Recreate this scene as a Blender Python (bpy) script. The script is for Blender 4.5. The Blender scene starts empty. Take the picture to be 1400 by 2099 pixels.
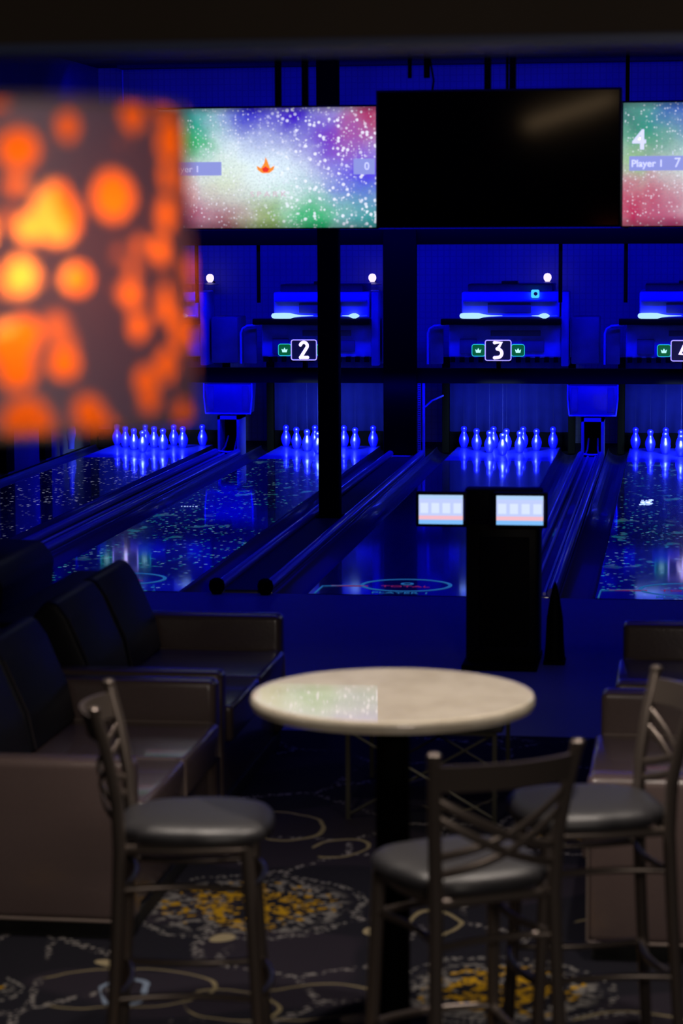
import bpy, bmesh, math, random
from mathutils import Vector, Matrix
random.seed(7)
S = bpy.context.scene
COL = S.collection
PI = math.pi

# ------------------------------------------------------------------ camera, world, exposure
HC = 2.37
cam_d = bpy.data.cameras.new('camera')
cam = bpy.data.objects.new('camera', cam_d); COL.objects.link(cam)
cam_d.sensor_fit = 'VERTICAL'; cam_d.sensor_height = 36.0
cam_d.lens = 4850.0/2099.0*36.0
cam_d.clip_start = 0.05; cam_d.clip_end = 200
Fp = 4850.0
L_ = Vector((695/Fp, 579.5/Fp, -1)).normalized()
s_ = -0.005
U_ = Vector((s_, 1, -(s_*L_.x+L_.y)/L_.z)).normalized()
X_ = L_.cross(U_)
cam.matrix_world = Matrix.Translation((0, 0, HC)) @ Matrix((X_, L_, U_)).to_4x4()
cam_d.dof.use_dof = True; cam_d.dof.focus_distance = 24.5; cam_d.dof.aperture_fstop = 3.6
S.camera = cam
w = bpy.data.worlds.new('world'); S.world = w; w.use_nodes = True
w.node_tree.nodes['Background'].inputs[0].default_value = (0.25, 0.3, 1, 1)
w.node_tree.nodes['Background'].inputs[1].default_value = 0.0004
S.view_settings.view_transform = 'Standard'; S.view_settings.look = 'None'
S.view_settings.exposure = 0.0; S.view_settings.gamma = 1.0
S.view_settings.use_curve_mapping = False

BLUE = (0.0, 0.0, 1.0)
def light(name, typ, loc, rot, power, color, size=(1, 1), **kw):
    d = bpy.data.lights.new(name, typ); o = bpy.data.objects.new(name, d); COL.objects.link(o)
    o.location = loc
    if isinstance(rot, Vector): o.rotation_euler = rot.to_track_quat('-Z', 'Y').to_euler()
    else: o.rotation_euler = rot
    d.energy = power; d.color = color
    if typ == 'AREA': d.shape = 'RECTANGLE'; d.size, d.size_y = size
    for k, v in kw.items(): setattr(d, k, v)
    return o
# blue ceiling wash above the lanes, strips in front of and behind the mask beams
light('lane_wash_light', 'AREA', (-2.5, 18.2, 4.12), Vector((0, .42, -1)), 140, BLUE, (7, 7))
light('approach_wash_light', 'AREA', (-1.2, 12.0, 4.12), Vector((0, .55, -1)), 32, BLUE, (4, 1.5))
light('machine_strip_light', 'AREA', (-2.6, 23.9, 2.9), Vector((0, .95, -1)), 260, BLUE, (8, .25))
light('pin_deck_strip_light', 'AREA', (-2.6, 24.5, .76), Vector((0, .8, -.75)), 60, BLUE, (8.2, .05))
for x_ in (-5.74, -3.82, -1.84, .03):
    light('rack_light', 'AREA', (x_, 24.35, .70), Vector((0, 1.0, -.55)), 19.0, (0.5, 0.8, 1.0), (.40, .22), spread=math.radians(80))
light('wall_wash_light', 'AREA', (-2.6, 25.9, 4.12), Vector((0, .6, -1)), 32, BLUE, (8, .3))
# warm ceiling spots above the bar table, bar lamp and added fill behind camera
WARM = (1.0, 0.87, 0.76)
light('bar_spot_light', 'SPOT', (-1.35, 6.35, 3.15), Vector((.06, .16, -1)), 135, WARM, spot_size=math.radians(90), spot_blend=.85, shadow_soft_size=.05)
light('bar_spot_light', 'SPOT', (.05, 6.5, 3.15), Vector((-.10, .1, -1)), 115, WARM, spot_size=math.radians(88), spot_blend=.85, shadow_soft_size=.05)
light('front_fill_light', 'AREA', (1.5, -.8, 3.0), Vector((-.25, 1, -.12)), 60, WARM, (1.6, .5))  # added fill that brightens the soffit and stools, no known lamp
light('ceiling_bar_lamp', 'AREA', (-1.18, -1.0, 3.63), (PI/2, math.radians(-17), 0), .85, (1, .66, .36), (1.0, .08))

# ------------------------------------------------------------------ materials
def nt(name):
    m = bpy.data.materials.new(name); m.use_nodes = True
    t = m.node_tree; return m, t, t.nodes, t.links, t.nodes['Principled BSDF']
def mat(name, c, rough=.5, metal=0, spec=.5, emit=None, es=1, coat=0, bump=0, bscale=60, var=0):
    m, t, n, l, b = nt(name)
    b.inputs['Base Color'].default_value = (*c, 1); b.inputs['Roughness'].default_value = rough
    b.inputs['Metallic'].default_value = metal; b.inputs['Specular IOR Level'].default_value = spec
    b.inputs['Coat Weight'].default_value = coat; b.inputs['Coat Roughness'].default_value = .06
    if emit: b.inputs['Emission Color'].default_value = (*emit, 1); b.inputs['Emission Strength'].default_value = es
    if bump or var:
        tc = n.new('ShaderNodeTexCoord'); no = n.new('ShaderNodeTexNoise'); no.inputs['Scale'].default_value = bscale
        no.inputs['Detail'].default_value = 4; l.new(tc.outputs['Object'], no.inputs['Vector'])
        if bump:
            bp = n.new('ShaderNodeBump'); bp.inputs['Strength'].default_value = bump; bp.inputs['Distance'].default_value = .01
            l.new(no.outputs['Fac'], bp.inputs['Height']); l.new(bp.outputs['Normal'], b.inputs['Normal'])
        if var:
            mx = n.new('ShaderNodeMix'); mx.data_type = 'RGBA'
            mx.inputs['A'].default_value = (*[x*(1-var) for x in c], 1); mx.inputs['B'].default_value = (*[min(1, x*(1+var)) for x in c], 1)
            l.new(no.outputs['Fac'], mx.inputs['Factor']); l.new(mx.outputs['Result'], b.inputs['Base Color'])
    return m
class G:
    """tiny node-graph helper: values are sockets or floats"""
    def __init__(s, t): s.t = t; s.n = t.nodes; s.l = t.links
    def put(s, sock, v):
        if isinstance(v, (int, float)): sock.default_value = v
        elif isinstance(v, tuple): sock.default_value = v
        else: s.l.new(v, sock)
    def m(s, op, a, b=0.0, c=None):
        x = s.n.new('ShaderNodeMath'); x.operation = op; s.put(x.inputs[0], a); s.put(x.inputs[1], b)
        if c is not None: s.put(x.inputs[2], c)
        return x.outputs[0]
    def coords(s, kind='Object'):
        tc = s.n.new('ShaderNodeTexCoord'); return tc.outputs[kind]
    def xyz(s, v):
        x = s.n.new('ShaderNodeSeparateXYZ'); s.l.new(v, x.inputs[0]); return x.outputs[0], x.outputs[1], x.outputs[2]
    def comb(s, x, y, z=0.0):
        c = s.n.new('ShaderNodeCombineXYZ'); s.put(c.inputs[0], x); s.put(c.inputs[1], y); s.put(c.inputs[2], z); return c.outputs[0]
    def noise(s, v, scale, detail=2, out='Fac', rough=.5):
        x = s.n.new('ShaderNodeTexNoise'); s.l.new(v, x.inputs['Vector']); x.inputs['Scale'].default_value = scale
        x.inputs['Detail'].default_value = detail; x.inputs['Roughness'].default_value = rough; return x.outputs[out]
    def vor(s, v, scale, out='Distance', feature='F1', rnd=1.0):
        x = s.n.new('ShaderNodeTexVoronoi'); s.l.new(v, x.inputs['Vector']); x.inputs['Scale'].default_value = scale
        x.feature = feature; x.inputs['Randomness'].default_value = rnd; return x.outputs[out]
    def mix(s, f, a, b):
        x = s.n.new('ShaderNodeMix'); x.data_type = 'RGBA'; s.put(x.inputs['Factor'], f)
        s.put(x.inputs['A'], a if not isinstance(a, tuple) or len(a) == 4 else (*a, 1))
        s.put(x.inputs['B'], b if not isinstance(b, tuple) or len(b) == 4 else (*b, 1)); return x.outputs['Result']
    def ss(s, v, lo, hi, a=0.0, b=1.0):
        x = s.n.new('ShaderNodeMapRange'); x.interpolation_type = 'SMOOTHSTEP'; s.put(x.inputs[0], v)
        x.inputs[1].default_value = lo; x.inputs[2].default_value = hi; x.inputs[3].default_value = a; x.inputs[4].default_value = b
        return x.outputs[0]

M = {}
M['black'] = mat('black_paint', (.0006, .0006, .0007), .6, spec=.1)
M['blacksteel'] = mat('black_steel', (.0006, .0006, .0006), .7, spec=.05)
M['plastic'] = mat('black_plastic', (.002, .002, .0022), .45, spec=.15)
M['ceiling'] = mat('dark_ceiling', (.03, .03, .035), .9, spec=.1, var=.3, bscale=2)
M['soffit'] = mat('dark_brown_soffit', (.022, .0165, .0125), .8, spec=.1, var=.15, bscale=3)
M['softrim'] = mat('brushed_trim', (.030, .045, .11), .4, metal=.0)
M['wall'] = mat('painted_wall', (.16, .16, .2), .8, spec=.1, var=.25, bscale=1.5)
M['sidewall'] = mat('side_wall_panel', (.12, .12, .16), .6, spec=.2, var=.2, bscale=3)
M['curtain'] = mat('pit_curtain_cloth', (.006, .008, .11), .9, spec=.0, var=.35, bscale=4)
M['rubber'] = mat('black_rubber', (.0012, .0012, .003), .9, spec=.02)
M['housing'] = mat('machine_metal', (.22, .26, .75), .45, var=.45, bscale=5)
M['housingdark'] = mat('machine_dark_metal', (.14, .14, .17), .5, var=.4, bscale=7)
M['panelgrey'] = mat('grey_panel', (.10, .12, .42), .4, var=.3, bscale=6)
M['hoodblue'] = mat('hood_plastic', (.03, .04, .20), .35, var=.3, bscale=5)
M['steel'] = mat('bright_steel', (.7, .7, .75), .3, metal=.5)
M['deck'] = mat('pin_deck_blue', (.006, .010, .45), .3, coat=.4)
M['gutter'] = mat('gutter_plastic', (.09, .09, .12), .32, coat=.3)
M['rail'] = mat('rail_plastic', (.3, .3, .38), .3, coat=.4)
M['cap'] = mat('capping_black', (.012, .012, .02), .6)
M['divider'] = mat('divider_board', (.16, .16, .2), .35, coat=.4, var=.4, bscale=3)
M['pin'] = mat('pin_plastic', (.003, .005, .80), .36, spec=1.0)  # white pins, with the blue of the lighting put into the base colour
M['cord'] = mat('thin_cord', (.01, .012, .07), .8, spec=0)
M['tube'] = mat('uv_tube_glow', (.5, .8, 1), .4, emit=(.45, .8, 1.0), es=1.05)
M['tubedim'] = mat('uv_tube_bare', (.1, .2, 1), .4, emit=(.01, .03, .9), es=1.0)
M['bulb'] = mat('pinkish_bulb', (1, .85, .9), .4, emit=(1.0, .82, .88), es=1.1)
M['badge'] = mat('cyan_badge', (.05, .6, .6), .4, emit=(.08, .75, .75), es=.9)
M['white_glow'] = mat('white_neon', (.9, .8, 1), .4, emit=(.86, .74, 1.0), es=1.3)
M['violet_glow'] = mat('violet_neon', (.6, .5, 1), .4, emit=(.50, .42, 1.0), es=.9)
M['green_glow'] = mat('green_neon', (.1, .8, .4), .4, emit=(.02, .50, .30), es=.9)
M['crown_glow'] = mat('pale_green_neon', (.6, 1, .7), .4, emit=(.45, .95, .62), es=1.2)
M['signback'] = mat('sign_backing', (.01, .012, .03), .3, emit=(.004, .004, .03), es=.8)
M['greenback'] = mat('green_sign_backing', (.005, .1, .03), .3, emit=(.002, .09, .018), es=1)
M['goldrail'] = mat('tan_metal', (.12, .115, .09), .35, metal=.7)
M['bronze'] = mat('bronze_grey_metal', (.19, .155, .135), .32, metal=.6, spec=.6)
M['vinyl'] = mat('black_vinyl', (.030, .029, .034), .47, spec=.9, bump=.06, bscale=25)
M['taupe'] = mat('taupe_leather', (.120, .085, .080), .27, spec=.8, coat=.3, bump=.08, bscale=90, var=.12)
M['navy'] = mat('dark_navy_leather', (.011, .011, .017), .5, spec=.2, bump=.08, bscale=90)
M['piping'] = mat('taupe_piping', (.20, .155, .135), .5)
M['navypiping'] = mat('navy_piping', (.05, .042, .045), .5)
M['blackbase'] = mat('black_sofa_base', (.008, .008, .008), .7)
M['darktop'] = mat('dark_laminate', (.03, .028, .03), .5, spec=.2)
M['approach'] = mat('approach_boards', (.20, .20, .26), .45, spec=.25, var=.12, bscale=2)
M['tvglass'] = mat('switched_off_glass', (.001, .001, .001), .07, spec=.5)
M['word'] = mat('screen_word_white', (.9, .9, 1), .5, emit=(.75, .78, .95), es=1)
M['wordred'] = mat('screen_word_pink', (.9, .5, .5), .5, emit=(.75, .52, .55), es=.95)
M['banner'] = mat('screen_banner', (.35, .38, .7), .5, emit=(.30, .34, .66), es=.95)
M['flame'] = mat('screen_flame', (1, .35, .02), .5, emit=(1, .30, .03), es=1)
M['flamein'] = mat('screen_flame_core', (.9, .05, .02), .5, emit=(.85, .04, .02), es=1)
M['cyanline'] = mat('projected_cyan', (.02, .1, .3), .5, emit=(.012, .10, .24), es=1)
M['redline'] = mat('projected_red', (.4, .02, .1), .5, emit=(.16, .01, .06), es=1)
M['splash'] = mat('painted_glint_white', (.6, .7, 1), .5, emit=(.45, .6, 1), es=1)

def marble():
    m, t, n, l, b = nt('cream_marble'); g = G(t); v = g.coords()
    a = g.noise(v, 9, 6, rough=.65); c = g.noise(v, 120, 3)
    col = g.mix(g.ss(a, .35, .68), (.93, .84, .68), (.78, .69, .54))
    col = g.mix(g.m('MULTIPLY', g.ss(c, .6, .7), .3), col, (.45, .40, .34))
    rust = g.m('MULTIPLY', g.ss(g.noise(v, 4.3, 4), .66, .74), .5)
    col = g.mix(rust, col, (.62, .38, .16))
    l.new(col, b.inputs['Base Color']); b.inputs['Roughness'].default_value = .3
    b.inputs['Coat Weight'].default_value = 1; b.inputs['Coat Roughness'].default_value = .02; b.inputs['Coat IOR'].default_value = 1.6
    return m
M['marble'] = marble()

def carpet():
    m, t, n, l, b = nt('patterned_carpet'); g = G(t); v = g.coords()
    x, y, z = g.xyz(v)
    wob = g.noise(v, 3.0, 2, out='Color'); wx, wy, wz = g.xyz(wob)
    X = g.m('ADD', x, g.m('MULTIPLY', g.m('SUBTRACT', wx, .5), .12)); Y = g.m('ADD', y, g.m('MULTIPLY', g.m('SUBTRACT', wy, .5), .12))
    fine = g.noise(v, 380, 2)
    col = g.mix(g.ss(fine, .35, .65), (.011, .011, .017), (.022, .021, .028))
    sh = g.ss(g.noise(v, 1.1, 1), .50, .53); col = g.mix(g.m('MULTIPLY', sh, .6), col, (.035, .028, .040))
    # cream dotted trails
    P = g.comb(g.m('MULTIPLY', X, 1.0), g.m('MULTIPLY', Y, 0.8), 0.0)
    e = g.vor(P, 1.9, feature='DISTANCE_TO_EDGE')
    dots = g.ss(g.vor(v, 52), .50, .36)
    br = g.ss(g.noise(v, 2.3, 1), .38, .50)
    trail = g.m('MULTIPLY', g.m('MULTIPLY', g.ss(e, .030, .016), dots), br)
    col = g.mix(trail, col, (.27, .25, .24))
    # gold and cream mosaic patches
    def ell(cx, cy, rx, ry, rot=0):
        c, s = math.cos(rot), math.sin(rot)
        dx = g.m('SUBTRACT', X, cx); dy = g.m('SUBTRACT', Y, cy)
        u = g.m('DIVIDE', g.m('ADD', g.m('MULTIPLY', dx, c), g.m('MULTIPLY', dy, s)), rx)
        w_ = g.m('DIVIDE', g.m('SUBTRACT', g.m('MULTIPLY', dy, c), g.m('MULTIPLY', dx, s)), ry)
        return g.m('SQRT', g.m('ADD', g.m('MULTIPLY', u, u), g.m('MULTIPLY', w_, w_)))
    cells = g.vor(v, 46, out='Color'); r_, g_, b_ = g.xyz(cells)
    band = g.noise(v, 9, 3)
    for (cx, cy, rx, ry) in ((-1.50, 8.02, .36, .36), (-.52, 7.20, .32, .30), (-2.22, 7.0, .17, .16), (-.35, 9.3, .3, .3), (-.85, 5.6, .4, .4), (-1.9, 5.6, .3, .3)):
        d = ell(cx, cy, rx, ry)
        inside = g.ss(d, 1.05, .85)
        dens = g.m('ADD', g.m('MULTIPLY', band, 1.3), -.22)
        on = g.m('MULTIPLY', g.m('LESS_THAN', r_, dens), inside)
        cc = g.mix(g.m('GREATER_THAN', g.m('ADD', d, g.m('MULTIPLY', g_, .5)), .92), (.46, .26, .012), (.20, .19, .18))
        col = g.mix(on, col, cc)
        ring = g.m('MULTIPLY', g.ss(g.m('ABSOLUTE', g.m('SUBTRACT', d, 1.12)), .05, .03), dots)
        col = g.mix(ring, col, (.22, .21, .20))
    # tan loops
    loops = [(-1.74, 7.07, .31, .20, 0.1, (.26, .215, .12)), (-1.70, 7.02, .07, .13, 0, (.22, .28, .38)), (-1.10, 7.02, .22, .16, .3, (.26, .215, .12)),
             (-1.285, 8.83, .10, .145, -.4, (.30, .25, .13)), (-.81, 7.90, .085, .16, 0, (.26, .215, .12)), (-1.56, 9.15, .16, .24, .5, (.30, .25, .13)),
             (-1.35, 6.95, .17, .12, -.5, (.26, .215, .12)), (-.15, 7.9, .2, .15, .2, (.26, .215, .12)), (-.95, 9.8, .2, .3, .2, (.2, .17, .1)), (-.12, 6.9, .2, .14, .4, (.26, .215, .12))]
    for (cx, cy, rx, ry, rot, c) in loops:
        d = ell(cx, cy, rx, ry, rot)
        wd = .04/ (rx/.2)
        gap = g.ss(g.m('ADD', g.m('MULTIPLY', g.m('SUBTRACT', x, cx), 3.0), g.m('SUBTRACT', y, cy)), -.62*rx/.3-.1, -.5*rx/.3-.1)
        ring = g.m('MULTIPLY', g.ss(g.m('ABSOLUTE', g.m('SUBTRACT', d, 1.0)), wd*1.15, wd*.8), gap)
        col = g.mix(ring, col, c)
    for (cx, cy, r) in ((-1.50, 7.62, .045), (-.93, 6.87, .05), (-1.0, 7.78, .05), (-1.83, 7.32, .03)):
        col = g.mix(g.ss(ell(cx, cy, r, r*1.1), 1.05, .95), col, (.36, .30, .18))
    l.new(col, b.inputs['Base Color']); b.inputs['Roughness'].default_value = .95; b.inputs['Specular IOR Level'].default_value = .05
    bp = n.new('ShaderNodeBump'); bp.inputs['Strength'].default_value = .4; bp.inputs['Distance'].default_value = .004
    l.new(fine, bp.inputs['Height']); l.new(bp.outputs['Normal'], b.inputs['Normal'])
    return m
M['carpet'] = carpet()

def lane_mat(name, white, green, base=(.10, .10, .15)):
    """lacquered lane boards with flecks drawn in by emission"""
    m, t, n, l, b = nt(name); g = G(t); v = g.coords()
    x, y, z = g.xyz(v)
    boards = g.noise(g.comb(g.m('MULTIPLY', x, 18), g.m('MULTIPLY', y, .3)), 1.0, 2)
    col = g.mix(boards, tuple(c*.6 for c in base), tuple(c*1.5 for c in base))
    l.new(col, b.inputs['Base Color']); b.inputs['Roughness'].default_value = .22; b.inputs['Coat Weight'].default_value = 1
    b.inputs['Coat Roughness'].default_value = .06; b.inputs['Coat IOR'].default_value = 1.5
    if white or green:
        P = g.comb(g.m('MULTIPLY', x, 1.0), g.m('MULTIPLY', y, .75))
        vc = g.vor(P, 19, out='Color'); r_, g_, b_ = g.xyz(vc)
        d = g.vor(P, 19)
        fl = g.m('MULTIPLY', g.ss(d, .30, .22), g.ss(g.noise(v, 1.7, 3), .40, .55))
        fl = g.m('MULTIPLY', fl, g.m('GREATER_THAN', r_, .30))
        f = g.m('MULTIPLY', fl, g.m('ADD', g.m('MULTIPLY', g_, 1.0), .35))
        if green:
            big = g.noise(g.comb(g.m('MULTIPLY', x, 5.5), g.m('MULTIPLY', y, 3.0), 2.0), 1.0, 3)
            patch = g.m('MULTIPLY', g.ss(big, .60, .66), g.ss(g.noise(v, .45, 1), .45, .6))
            ec = g.mix(g.m('GREATER_THAN', b_, .5), (.03, .34, .28), (.20, .42, .46))
            ec = g.mix(g.m('MULTIPLY', patch, .9), ec, (.01, .14, .15))
            f = g.m('MINIMUM', g.m('ADD', g.m('MULTIPLY', patch, .8), f), 1.0)
        else:
            ec = g.mix(0.0, (.42, .45, .62), (.26, .28, .42))
        l.new(ec, b.inputs['Emission Color']); l.new(f, b.inputs['Emission Strength'])  # flecks and patches drawn by emission alone
    return m
M['lane_white'] = lane_mat('lane_boards_white_flecks', True, False)
M['lane_green'] = lane_mat('lane_boards_green_flecks', True, True)
M['lane_plain'] = lane_mat('lane_boards_plain', False, False, (.16, .16, .22))

def screen_mat(name, blobs, seed):
    m, t, n, l, b = nt(name); g = G(t); v = g.coords('Generated')
    u, _, w_ = g.xyz(v)
    P = g.comb(g.m('MULTIPLY', u, 1.8), w_, seed)
    wob = g.noise(P, 5, 3, out='Color'); a1, a2, a3 = g.xyz(wob)
    U = g.m('ADD', u, g.m('MULTIPLY', g.m('SUBTRACT', a1, .5), .18)); W = g.m('ADD', w_, g.m('MULTIPLY', g.m('SUBTRACT', a2, .5), .25))
    col = g.mix(0.0, (.72, .86, .90), (1, 1, 1))
    for (cx, cy, r, c, k) in blobs:
        dx = g.m('SUBTRACT', U, cx); dy = g.m('MULTIPLY', g.m('SUBTRACT', W, cy), .56)
        d2 = g.m('ADD', g.m('MULTIPLY', dx, dx), g.m('MULTIPLY', dy, dy))
        f = g.m('MULTIPLY', g.m('EXPONENT', g.m('MULTIPLY', d2, -1.0/(r*r))), k)
        col = g.mix(f, col, c)
    # bokeh-like confetti of light dots, larger to the upper right
    d1 = g.vor(P, 48); c1, c2, c3 = g.xyz(g.vor(P, 48, out='Color'))
    dots = g.m('MULTIPLY', g.ss(d1, .42, .2), g.ss(c1, .5, .95))
    d3 = g.vor(P, 26); c4, c5, c6 = g.xyz(g.vor(P, 26, out='Color'))
    dots2 = g.m('MULTIPLY', g.m('MULTIPLY', g.ss(d3, .42, .3), g.ss(c4, .35, .7)), g.ss(u, .35, .7))
    f = g.m('MULTIPLY', g.m('MAXIMUM', g.m('MULTIPLY', dots, .8), dots2), .8)
    col = g.mix(f, col, (.85, .86, 1.0))
    dark = g.m('MULTIPLY', g.ss(g.noise(P, 60, 2), .5, .62), .22)
    col = g.mix(dark, col, (.12, .14, .22))
    vg = g.m('MULTIPLY', g.ss(w_, 0.0, .10, .55, 1), g.ss(w_, 1.0, .93, .5, 1))
    b.inputs['Base Color'].default_value = (0, 0, 0, 1); b.inputs['Roughness'].default_value = .3
    l.new(col, b.inputs['Emission Color']); l.new(g.m('MULTIPLY', vg, 1.25), b.inputs['Emission Strength'])
    return m
M['screen_a'] = screen_mat('confetti_screen', [(.95, .42, .20, (.07, .02, .75), 1), (.80, .74, .17, (.14, .03, .55), .97), (.99, .95, .15, (.36, .03, .10), 1), (.90, .80, .09, (.34, .05, .30), .6), (.42, 1.0, .17, (.02, .01, .50), 1), (.62, .95, .15, (.04, .005, .48), 1),
    (.14, .92, .14, (.01, .24, .30), 1), (.13, .72, .11, (.01, .40, .12), 1), (.04, .5, .07, (.06, .35, .08), .7), (.10, .08, .19, (.33, .02, .10), 1), (.32, -.05, .16, (.26, .02, .08), .95), (.50, .03, .13, (.22, .30, .05), .9), (.72, .03, .16, (.01, .38, .12), 1), (.97, .03, .14, (.01, .26, .26), .95), (.30, .4, .10, (.50, .60, .25), .4)], 3.0)
M['screen_b'] = screen_mat('confetti_screen_twin', [(.10, .80, .22, (.01, .34, .16), 1), (.25, .98, .15, (.01, .10, .32), .95), (.01, .92, .08, (.01, .12, .12), .8), (.05, .13, .22, (.42, .02, .08), 1), (.22, .02, .14, (.38, .03, .12), .95), (.04, .52, .06, (.2, .5, .15), .6), (.42, .98, .15, (.03, .02, .60), .9), (.9, .5, .2, (.1, .03, .8), .9), (.6, .05, .15, (.1, .4, .1), .8)], 8.0)

def console_screen():
    m, t, n, l, b = nt('console_screen_picture'); g = G(t); v = g.coords('Generated')
    u, w0, w_ = g.xyz(v)
    band = g.ss(w_, .28, .30); low = g.ss(w_, .14, .16)
    col = g.mix(band, g.mix(low, (.20, .48, .90), (.85, .48, .55)), (.50, .58, .92))
    cells = g.m('MULTIPLY', g.ss(g.m('ABSOLUTE', g.m('SUBTRACT', g.m('FRACT', g.m('MULTIPLY', u, 4.0)), .5)), .40, .30), g.ss(g.m('ABSOLUTE', g.m('SUBTRACT', w_, .55)), .20, .15))
    col = g.mix(g.m('MULTIPLY', cells, .55), col, (.78, .88, .95))
    fr = g.m('MULTIPLY', g.ss(w_, .86, .88), .6); col = g.mix(fr, col, (.35, .62, .85))
    b.inputs['Base Color'].default_value = (0, 0, 0, 1); l.new(col, b.inputs['Emission Color']); b.inputs['Emission Strength'].default_value = 1.1
    return m
M['console'] = console_screen()

def mesh_wall():
    m, t, n, l, b = nt('ribbed_back_wall'); g = G(t); v = g.coords(); x, y, z = g.xyz(v)
    gx = g.ss(g.m('ABSOLUTE', g.m('SUBTRACT', g.m('FRACT', g.m('MULTIPLY', x, 14)), .5)), .36, .46)
    gz = g.ss(g.m('ABSOLUTE', g.m('SUBTRACT', g.m('FRACT', g.m('MULTIPLY', z, 14)), .5)), .40, .48)
    k = g.m('MAXIMUM', gx, gz); no = g.noise(v, 1.2, 2)
    base = g.mix(no, (.10, .10, .14), (.26, .26, .32))
    l.new(g.mix(g.m('MULTIPLY', k, .28), base, (.03, .03, .05)), b.inputs['Base Color']); b.inputs['Roughness'].default_value = .8
    return m
M['meshwall'] = mesh_wall()

def lamp_shade():
    m, t, n, l, b = nt('cut_out_lamp_shade'); g = G(t)
    uv = n.new('ShaderNodeUVMap').outputs[0]
    wob = g.noise(uv, 14, 2, out='Color'); a, b2, c = g.xyz(wob); u, v, _ = g.xyz(uv)
    P = g.comb(g.m('ADD', u, g.m('MULTIPLY', g.m('SUBTRACT', a, .5), .016)), g.m('ADD', v, g.m('MULTIPLY', g.m('SUBTRACT', b2, .5), .016)))
    h = 0.0
    for sc, lo, hi in ((18, .46, .34), (27, .47, .33)):
        d = g.vor(P, sc, rnd=.75); r_, g_, b_ = g.xyz(g.vor(P, sc, out='Color', rnd=.75))
        rad = g.m('ADD', d, g.m('MULTIPLY', r_, .16))
        k = g.ss(rad, lo+.06, hi+.06); h = k if h == 0.0 else g.m('MAXIMUM', h, k)
    dk = b; dk.inputs['Base Color'].default_value = (.085, .068, .125, 1); dk.inputs['Roughness'].default_value = .6
    tl = n.new('ShaderNodeBsdfTranslucent'); tl.inputs[0].default_value = (1.0, .17, .010, 1)
    tr = n.new('ShaderNodeBsdfTransparent'); tr.inputs[0].default_value = (1.0, .46, .12, 1)
    df = n.new('ShaderNodeMixShader'); df.inputs[0].default_value = .10; l.new(tl.outputs[0], df.inputs[1]); l.new(tr.outputs[0], df.inputs[2])
    # the dark paper also lets a trace of light through
    tp = n.new('ShaderNodeBsdfTranslucent'); tp.inputs[0].default_value = (.030, .007, .006, 1)
    ad = n.new('ShaderNodeAddShader'); l.new(dk.outputs[0], ad.inputs[0]); l.new(tp.outputs[0], ad.inputs[1])
    ms = n.new('ShaderNodeMixShader'); l.new(h, ms.inputs[0]); l.new(ad.outputs[0], ms.inputs[1]); l.new(df.outputs[0], ms.inputs[2])
    l.new(ms.outputs[0], n['Material Output'].inputs[0])
    return m
M['shade'] = lamp_shade()

# ------------------------------------------------------------------ mesh helpers
def nb(): return bmesh.new()
def add_box(bm, x0, x1, y0, y1, z0, z1, bev=0, seg=2, mtx=None):
    t = bmesh.new(); bmesh.ops.create_cube(t, size=1)
    for v in t.verts: v.co = Vector(((x0+x1)/2+v.co.x*(x1-x0), (y0+y1)/2+v.co.y*(y1-y0), (z0+z1)/2+v.co.z*(z1-z0)))
    if bev: bmesh.ops.bevel(t, geom=t.edges[:]+t.verts[:], offset=bev, segments=seg, profile=.5, affect='EDGES')
    if mtx: bmesh.ops.transform(t, matrix=mtx, verts=t.verts)
    tmp = bpy.data.meshes.new('t'); t.to_mesh(tmp); t.free(); bm.from_mesh(tmp); bpy.data.meshes.remove(tmp); return bm
def add_tube(bm, pts, r, n=10, closed=False, flat=None, up=None):
    """sweep a circle (or ellipse when flat=(a,b)) along pts; r may be a list"""
    pts = [Vector(p) for p in pts]; N = len(pts); rings = []
    rs = r if isinstance(r, (list, tuple)) else [r]*N
    ref = Vector(up) if up else None
    pn = None
    for i, p in enumerate(pts):
        if closed: d = pts[(i+1) % N]-pts[i-1]
        else: d = pts[min(i+1, N-1)]-pts[max(i-1, 0)]
        d.normalize()
        if ref is not None: a = ref-d*ref.dot(d)
        elif pn is None: a = Vector((0, 0, 1)) if abs(d.z) < .9 else Vector((1, 0, 0)); a = a-d*a.dot(d)
        else: a = pn-d*pn.dot(d)
        a.normalize(); pn = a; c = d.cross(a)
        fa, fb = flat if flat else (1, 1)
        rings.append([bm.verts.new(p+a*math.cos(2*PI*k/n)*rs[i]*fa+c*math.sin(2*PI*k/n)*rs[i]*fb) for k in range(n)])
    for i in range(N if closed else N-1):
        A, B = rings[i], rings[(i+1) % N]
        for k in range(n): bm.faces.new((A[k], A[(k+1) % n], B[(k+1) % n], B[k]))
    if not closed:
        bm.faces.new(rings[0][::-1]); bm.faces.new(rings[-1])
    return bm
def add_lathe(bm, prof, n=28, c=(0, 0, 0)):
    rings = []
    for r, z in prof:
        rings.append([bm.verts.new((c[0]+r*math.cos(2*PI*k/n), c[1]+r*math.sin(2*PI*k/n), c[2]+z)) for k in range(n)] if r > 1e-5 else [bm.verts.new((c[0], c[1], c[2]+z))])
    for A, B in zip(rings, rings[1:]):
        for k in range(n):
            if len(A) == 1 and len(B) > 1: bm.faces.new((A[0], B[k], B[(k+1) % n]))
            elif len(B) == 1 and len(A) > 1: bm.faces.new((A[k], B[0], A[(k+1) % n]))
            elif len(A) > 1: bm.faces.new((A[k], A[(k+1) % n], B[(k+1) % n], B[k]))
    return bm
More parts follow.
